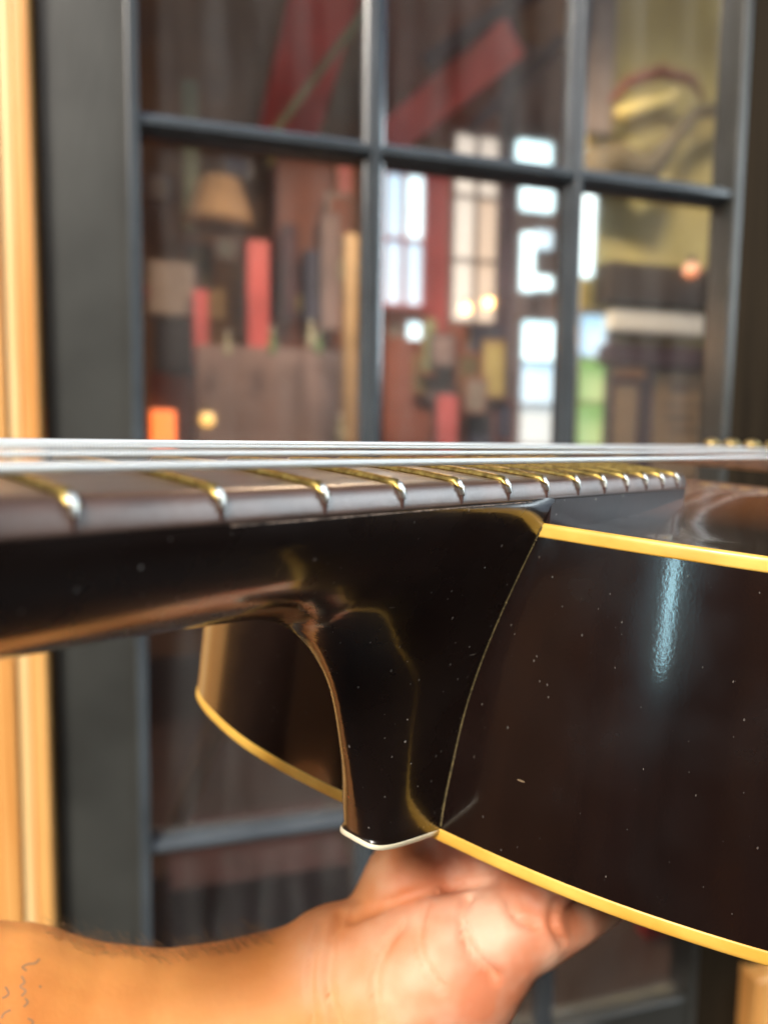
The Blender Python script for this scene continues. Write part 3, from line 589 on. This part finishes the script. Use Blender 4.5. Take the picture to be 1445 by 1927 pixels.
band('top_binding', tb, M['binding'])
band('back_binding', [(a, -DEP - h) for a, h in tb], M['binding'])
def plate(name, sgn, h0, arch, m, attr=False):
    rings = [1, .995, .985, .97, .95, .93, .9, .86, .8, .72, .6, .45, .3, .15]; V = []; Fc = []; bur = []
    for s in rings:
        for i in range(NO):
            p = cen + (OUT[i] - NRM[i] * 1.6 - cen) * s; dd = 1 - s
            x_ = min(1, max(0, (dd - .035) / .55)); g = x_ * x_ * (3 - 2 * x_)
            h = arch * g - .9 * math.exp(-((dd - .035) / .03) ** 2) * min(1, dd / .02)
            V.append(B(p, Vector(), h0 + sgn * h)); bur.append(s)
    for r in range(len(rings) - 1):
        for i in range(NO): i2 = (i + 1) % NO; Fc.append((r * NO + i, r * NO + i2, (r + 1) * NO + i2, (r + 1) * NO + i))
    Fc.append(tuple((len(rings) - 1) * NO + i for i in range(NO)))
    o = gmesh(name, V, Fc, m)
    if attr:
        a = o.data.attributes.new('burst', 'FLOAT', 'POINT')
        for k, v in enumerate(bur): a.data[k].value = v
    return o
plate('top_plate', 1, 0.0, 17.5, M['burst'], True)
plate('back_plate', -1, -DEP, 13, M['lacquer'])
# bridge with brass saddles and a thumbwheel base
bm = bmesh.new(); box_bm(bm, (281 * K, 0, -.6 * K), (.008, .11, .009), .002); br = bm_obj('bridge', bm, M['rosewood'], gt)
for i in range(6):
    a = -1 + 2 * i / 5; y = a * 26; z = 9.4 - abs(a) ** 2 * .9
    bm = bmesh.new(); bmesh.ops.create_uvsphere(bm, u_segments=14, v_segments=10, radius=1.0)
    bmesh.ops.scale(bm, vec=(.0055, .0043, .0034), verts=bm.verts); bmesh.ops.translate(bm, vec=(281 * K, y * K, (z - 1.6) * K), verts=bm.verts)
    bm_obj('saddle', bm, M['oldbrass'], br, True)

# ================================================================== ARM AND HAND
M['skin'] = mat('tanned_skin', (0.80, 0.34, 0.09), rough=0.6, col2=(0.64, 0.23, 0.055), vscale=22, bump=.35, bscale=260, sss=.25)
def at(px, py, t_mm): return CAM + ray(px, py) * (t_mm * K)
def cap_mesh(bm, pts, seg=20):
    """tapered capsule chain: list of (Vector, radius m, squash along view)"""
    for (a, ra), (b, rb) in zip(pts, pts[1:]):
        L_ = (b - a).length; n = max(2, int(L_ / .004))
        ax = (b - a).normalized(); u_ = ax.orthogonal().normalized(); v_ = ax.cross(u_)
        rings = []
        def rg(c, r): 
            vs = [bm.verts.new(c + u_ * r * math.cos(2 * math.pi * j / seg) + v_ * r * math.sin(2 * math.pi * j / seg)) for j in range(seg)]; rings.append(vs)
        for k in range(6): th = math.pi / 2 * (k + .5) / 6; rg(a - ax * ra * math.cos(th), ra * math.sin(th))
        for k in range(n + 1): t_ = k / n; rg(a.lerp(b, t_), ra + (rb - ra) * t_)
        for k in range(6): th = math.pi / 2 * (k + .5) / 6; rg(b + ax * rb * math.sin(th), rb * math.cos(th))
        for r1, r2 in zip(rings, rings[1:]):
            for j in range(seg): bm.faces.new((r1[j], r1[(j + 1) % seg], r2[(j + 1) % seg], r2[j]))
        bm.faces.new(rings[0]); bm.faces.new(list(reversed(rings[-1])))
def g2w(x, y, z): return GM @ (Vector((x, y, z)) * K)
bm = bmesh.new()
A = lambda L: [(at(x, y, t_), r * K) for x, y, t_, r in L]
cap_mesh(bm, A([(-420, 2020, 215, 40), (-120, 1985, 222, 36), (0, 1970, 228, 33), (150, 1972, 234, 28.5), (300, 1966, 238, 26), (430, 1940, 241, 25.2), (560, 1902, 243, 24.2), (640, 1868, 243, 24.5)]))
cap_mesh(bm, A([(-100, 2060, 240, 34), (250, 2020, 250, 24), (560, 1960, 258, 23), (700, 1900, 258, 24)]))
# palm: heel of the hand, thenar, ulnar pad
cap_mesh(bm, A([(640, 1862, 243, 25), (740, 1850, 242, 26), (850, 1815, 238, 23), (905, 1785, 236, 18)]))
cap_mesh(bm, A([(700, 1900, 252, 26), (840, 1830, 250, 22), (920, 1780, 248, 14)]))
cap_mesh(bm, A([(850, 1790, 236, 19), (950, 1762, 232, 14), (1000, 1748, 232, 11.5)]))
cap_mesh(bm, A([(1000, 1752, 234, 12), (1075, 1730, 240, 8.8), (1125, 1702, 252, 8), (1150, 1690, 268, 7.5)]))
# thumb up behind the heel of the neck
cap_mesh(bm, A([(720, 1830, 262, 22), (742, 1740, 258, 17), (770, 1665, 252, 15.5), (830, 1610, 262, 12)]))
cap_mesh(bm, A([(800, 1780, 262, 24), (880, 1700, 262, 15), (960, 1680, 262, 10)]))
# four fingers lying on the back of the guitar
for (y0, x0, ln, r) in ((-30, 52, 60, 7.2), (-12, 54, 74, 7.8), (6, 52, 72, 7.8), (24, 46, 60, 7.0)):
    z0 = -DEP - 11.6 - 1
    k0 = g2w(x0 - 12, y0, z0 - 12); k1 = g2w(x0 + ln * .45, y0 + 6, z0 - 12 - .0787 * (x0 + ln * .45)); k2 = g2w(x0 + ln * .75, y0 + 9, z0 - 11 - .0787 * (x0 + ln * .75)); k3 = g2w(x0 + ln, y0 + 10, z0 - 10 - .0787 * (x0 + ln))
    cap_mesh(bm, [(k0, (r + 2) * K), (k1, r * K), (k2, r * .92 * K), (k3, r * .8 * K)])
    cap_mesh(bm, [(at(900, 1720, 254), .014), (k0, r * K)])
bmesh.ops.recalc_face_normals(bm, faces=bm.faces)
me = bpy.data.meshes.new('raw'); bm.to_mesh(me); bm.free()
tmp = bpy.data.objects.new('raw', me); S.collection.objects.link(tmp)
md = tmp.modifiers.new('r', 'REMESH'); md.mode = 'VOXEL'; md.voxel_size = .0016
md = tmp.modifiers.new('s', 'SMOOTH'); md.factor = .6; md.iterations = 8
dg = bpy.context.evaluated_depsgraph_get(); me2 = bpy.data.meshes.new_from_object(tmp.evaluated_get(dg)); bpy.data.objects.remove(tmp)
me2.name = 'person'
# creases pressed into the wrist and palm
cre = [([(604, 1740), (588, 1800), (584, 1860), (592, 1940)], 5, 1.3), ([(640, 1720), (622, 1790), (618, 1860), (640, 1940)], 6, 1.6), ([(760, 1740), (722, 1790), (706, 1850), (716, 1930)], 6, 1.0),
       ([(800, 1700), (786, 1760), (800, 1820), (830, 1860)], 6, 1.2), ([(660, 1730), (760, 1690), (850, 1668), (930, 1655)], 9, 1.5), ([(880, 1690), (868, 1730), (885, 1790), (930, 1840)], 7, 2.0),
       ([(955, 1690), (975, 1730), (1010, 1745)], 6, 1.5), ([(1045, 1700), (1040, 1740), (1060, 1775)], 7, 1.5)]
INV = CAMROT.transposed()
def seg_d(p, a, b):
    ab = b - a; t_ = max(0, min(1, (p - a).dot(ab) / ab.length_squared)); return (p - a - ab * t_).length
cre = [([Vector(q) for q in catmull([(x, y, 0) for x, y in L], 4)], w_, d_) for L, w_, d_ in cre]
for v in me2.vertices:
    c = INV @ (v.co - CAM)
    if c.z > -.05: continue
    px = Vector((CX + FPX * c.x / -c.z, CY - FPX * c.y / -c.z, 0))
    if v.normal.dot((CAM - v.co).normalized()) < .05 or px.x < 540: 
        continue
    dsum = 0
    for L, w_, d_ in cre:
        dm = min(seg_d(px, a, b) for a, b in zip(L, L[1:])); dsum += d_ * math.exp(-(dm / w_) ** 2)
    if dsum: v.co = v.co - v.normal * dsum * K * 1.25
arm = link('person', me2, M['skin'], None, True)
tag(arm, 'bare outstretched forearm and hand cradling the guitar back from below', 'person')
# skin tone: pinker, paler palm against the tanned forearm, from a vertex attribute
a = me2.attributes.new('palm', 'FLOAT', 'POINT'); W0 = at(540, 1900, 243); W1 = at(860, 1800, 240); ax = W1 - W0
for k, v in enumerate(me2.vertices):
    t_ = (v.co - W0).dot(ax) / ax.length_squared + .25 * mnoise.noise(v.co * 45); a.data[k].value = max(0, min(1, t_))
t = M['skin'].node_tree; b_ = t.nodes['Principled BSDF']; src = b_.inputs['Base Color'].links[0].from_socket
mx = t.nodes.new('ShaderNodeMix'); mx.data_type = 'RGBA'; an = t.nodes.new('ShaderNodeAttribute'); an.attribute_name = 'palm'
nz = t.nodes.new('ShaderNodeTexNoise'); nz.inputs['Scale'].default_value = 38; nz.inputs['Detail'].default_value = 3; tc = t.nodes.new('ShaderNodeTexCoord'); t.links.new(tc.outputs['Object'], nz.inputs['Vector'])
m2 = t.nodes.new('ShaderNodeMix'); m2.data_type = 'RGBA'; m2.inputs['A'].default_value = (0.58, 0.20, 0.10, 1); m2.inputs['B'].default_value = (0.68, 0.41, 0.29, 1)
rp = t.nodes.new('ShaderNodeMapRange'); rp.inputs['From Min'].default_value = .40; rp.inputs['From Max'].default_value = .60
t.links.new(nz.outputs['Fac'], rp.inputs['Value']); t.links.new(rp.outputs[0], m2.inputs['Factor'])
t.links.new(an.outputs['Fac'], mx.inputs['Factor']); t.links.new(src, mx.inputs['A']); t.links.new(m2.outputs['Result'], mx.inputs['B']); t.links.new(mx.outputs['Result'], b_.inputs['Base Color'])
# small script tattoo on the forearm, laid on the skin
from mathutils.bvhtree import BVHTree
bv = BVHTree.FromPolygons([v.co for v in me2.vertices], [tuple(p.vertices) for p in me2.polygons])
def skin_pt(px, py):
    h = bv.ray_cast(CAM, ray(px, py).normalized()); return (h[0] + h[1] * .00012, h[1]) if h[0] else (None, None)
M['tattoo'] = mat('faded_tattoo_ink', (0.46, 0.25, 0.13), rough=.6, var=.3, vscale=300)
strokes = [[(74, 1806), (66, 1814), (52, 1816), (42, 1822), (50, 1828)], [(40, 1838), (46, 1850), (38, 1858), (48, 1866), (40, 1876)], [(47, 1880), (52, 1888), (44, 1896)], [(74, 1856), (77, 1860)], [(10, 1858), (16, 1872), (4, 1880)], [(20, 1902), (8, 1908), (2, 1918)], [(52, 1918), (62, 1924), (56, 1934)]]
V = []; Fc = []
for st in strokes:
    P = [Vector((x, y, 0)) for x, y in st]; P = catmull([tuple(p) for p in P], 5); prev = None
    for i, p in enumerate(P):
        tn = (P[min(i + 1, len(P) - 1)] - P[max(i - 1, 0)]).normalized(); nn = Vector((-tn.y, tn.x, 0)) * 2.0
        a1, _ = skin_pt(*(p + nn).xy); a2, _ = skin_pt(*(p - nn).xy)
        if a1 is None or a2 is None: prev = None; continue
        V += [a1, a2]; k = len(V) - 2
        if prev is not None: Fc.append((prev, prev + 1, k + 1, k))
        prev = k
tt = mesh('tattoo', V, Fc, M['tattoo'], arm)
# fine forearm hairs along the upper outline
hs = []; Fh = []; M['hair'] = mat('fine_arm_hair', (0.16, 0.09, 0.04), rough=.6)
for k in range(330):
    px = random.uniform(90, 520); hit = None
    for y_ in range(1700, 1925, 4):
        h = bv.ray_cast(CAM, ray(px, y_).normalized())
        if h[0]: hit = h; break
    if not hit: continue
    y2 = y_ + random.uniform(0, 30); h = bv.ray_cast(CAM, ray(px, y2).normalized())
    if not h[0]: continue
    p = h[0]; n_ = h[1]; ax_ = (CAMROT @ Vector((random.uniform(-1, -.2), random.uniform(-.1, .3), random.uniform(-.4, .4)))).normalized()
    tip = p + n_ * random.uniform(.0012, .0045) + ax_ * random.uniform(.003, .007); mid_ = (p + tip) / 2 + n_ * .0012; sd_ = (CAMROT @ Vector((0, 1, 0))) * .00006
    b0 = len(hs); hs += [p - sd_, p + sd_, mid_ - sd_, mid_ + sd_, tip]; Fh += [(b0, b0 + 1, b0 + 3, b0 + 2), (b0 + 2, b0 + 3, b0 + 4)]
hh = mesh('arm_hair', hs, Fh, M['hair'], arm); hh['kind'] = 'stuff'
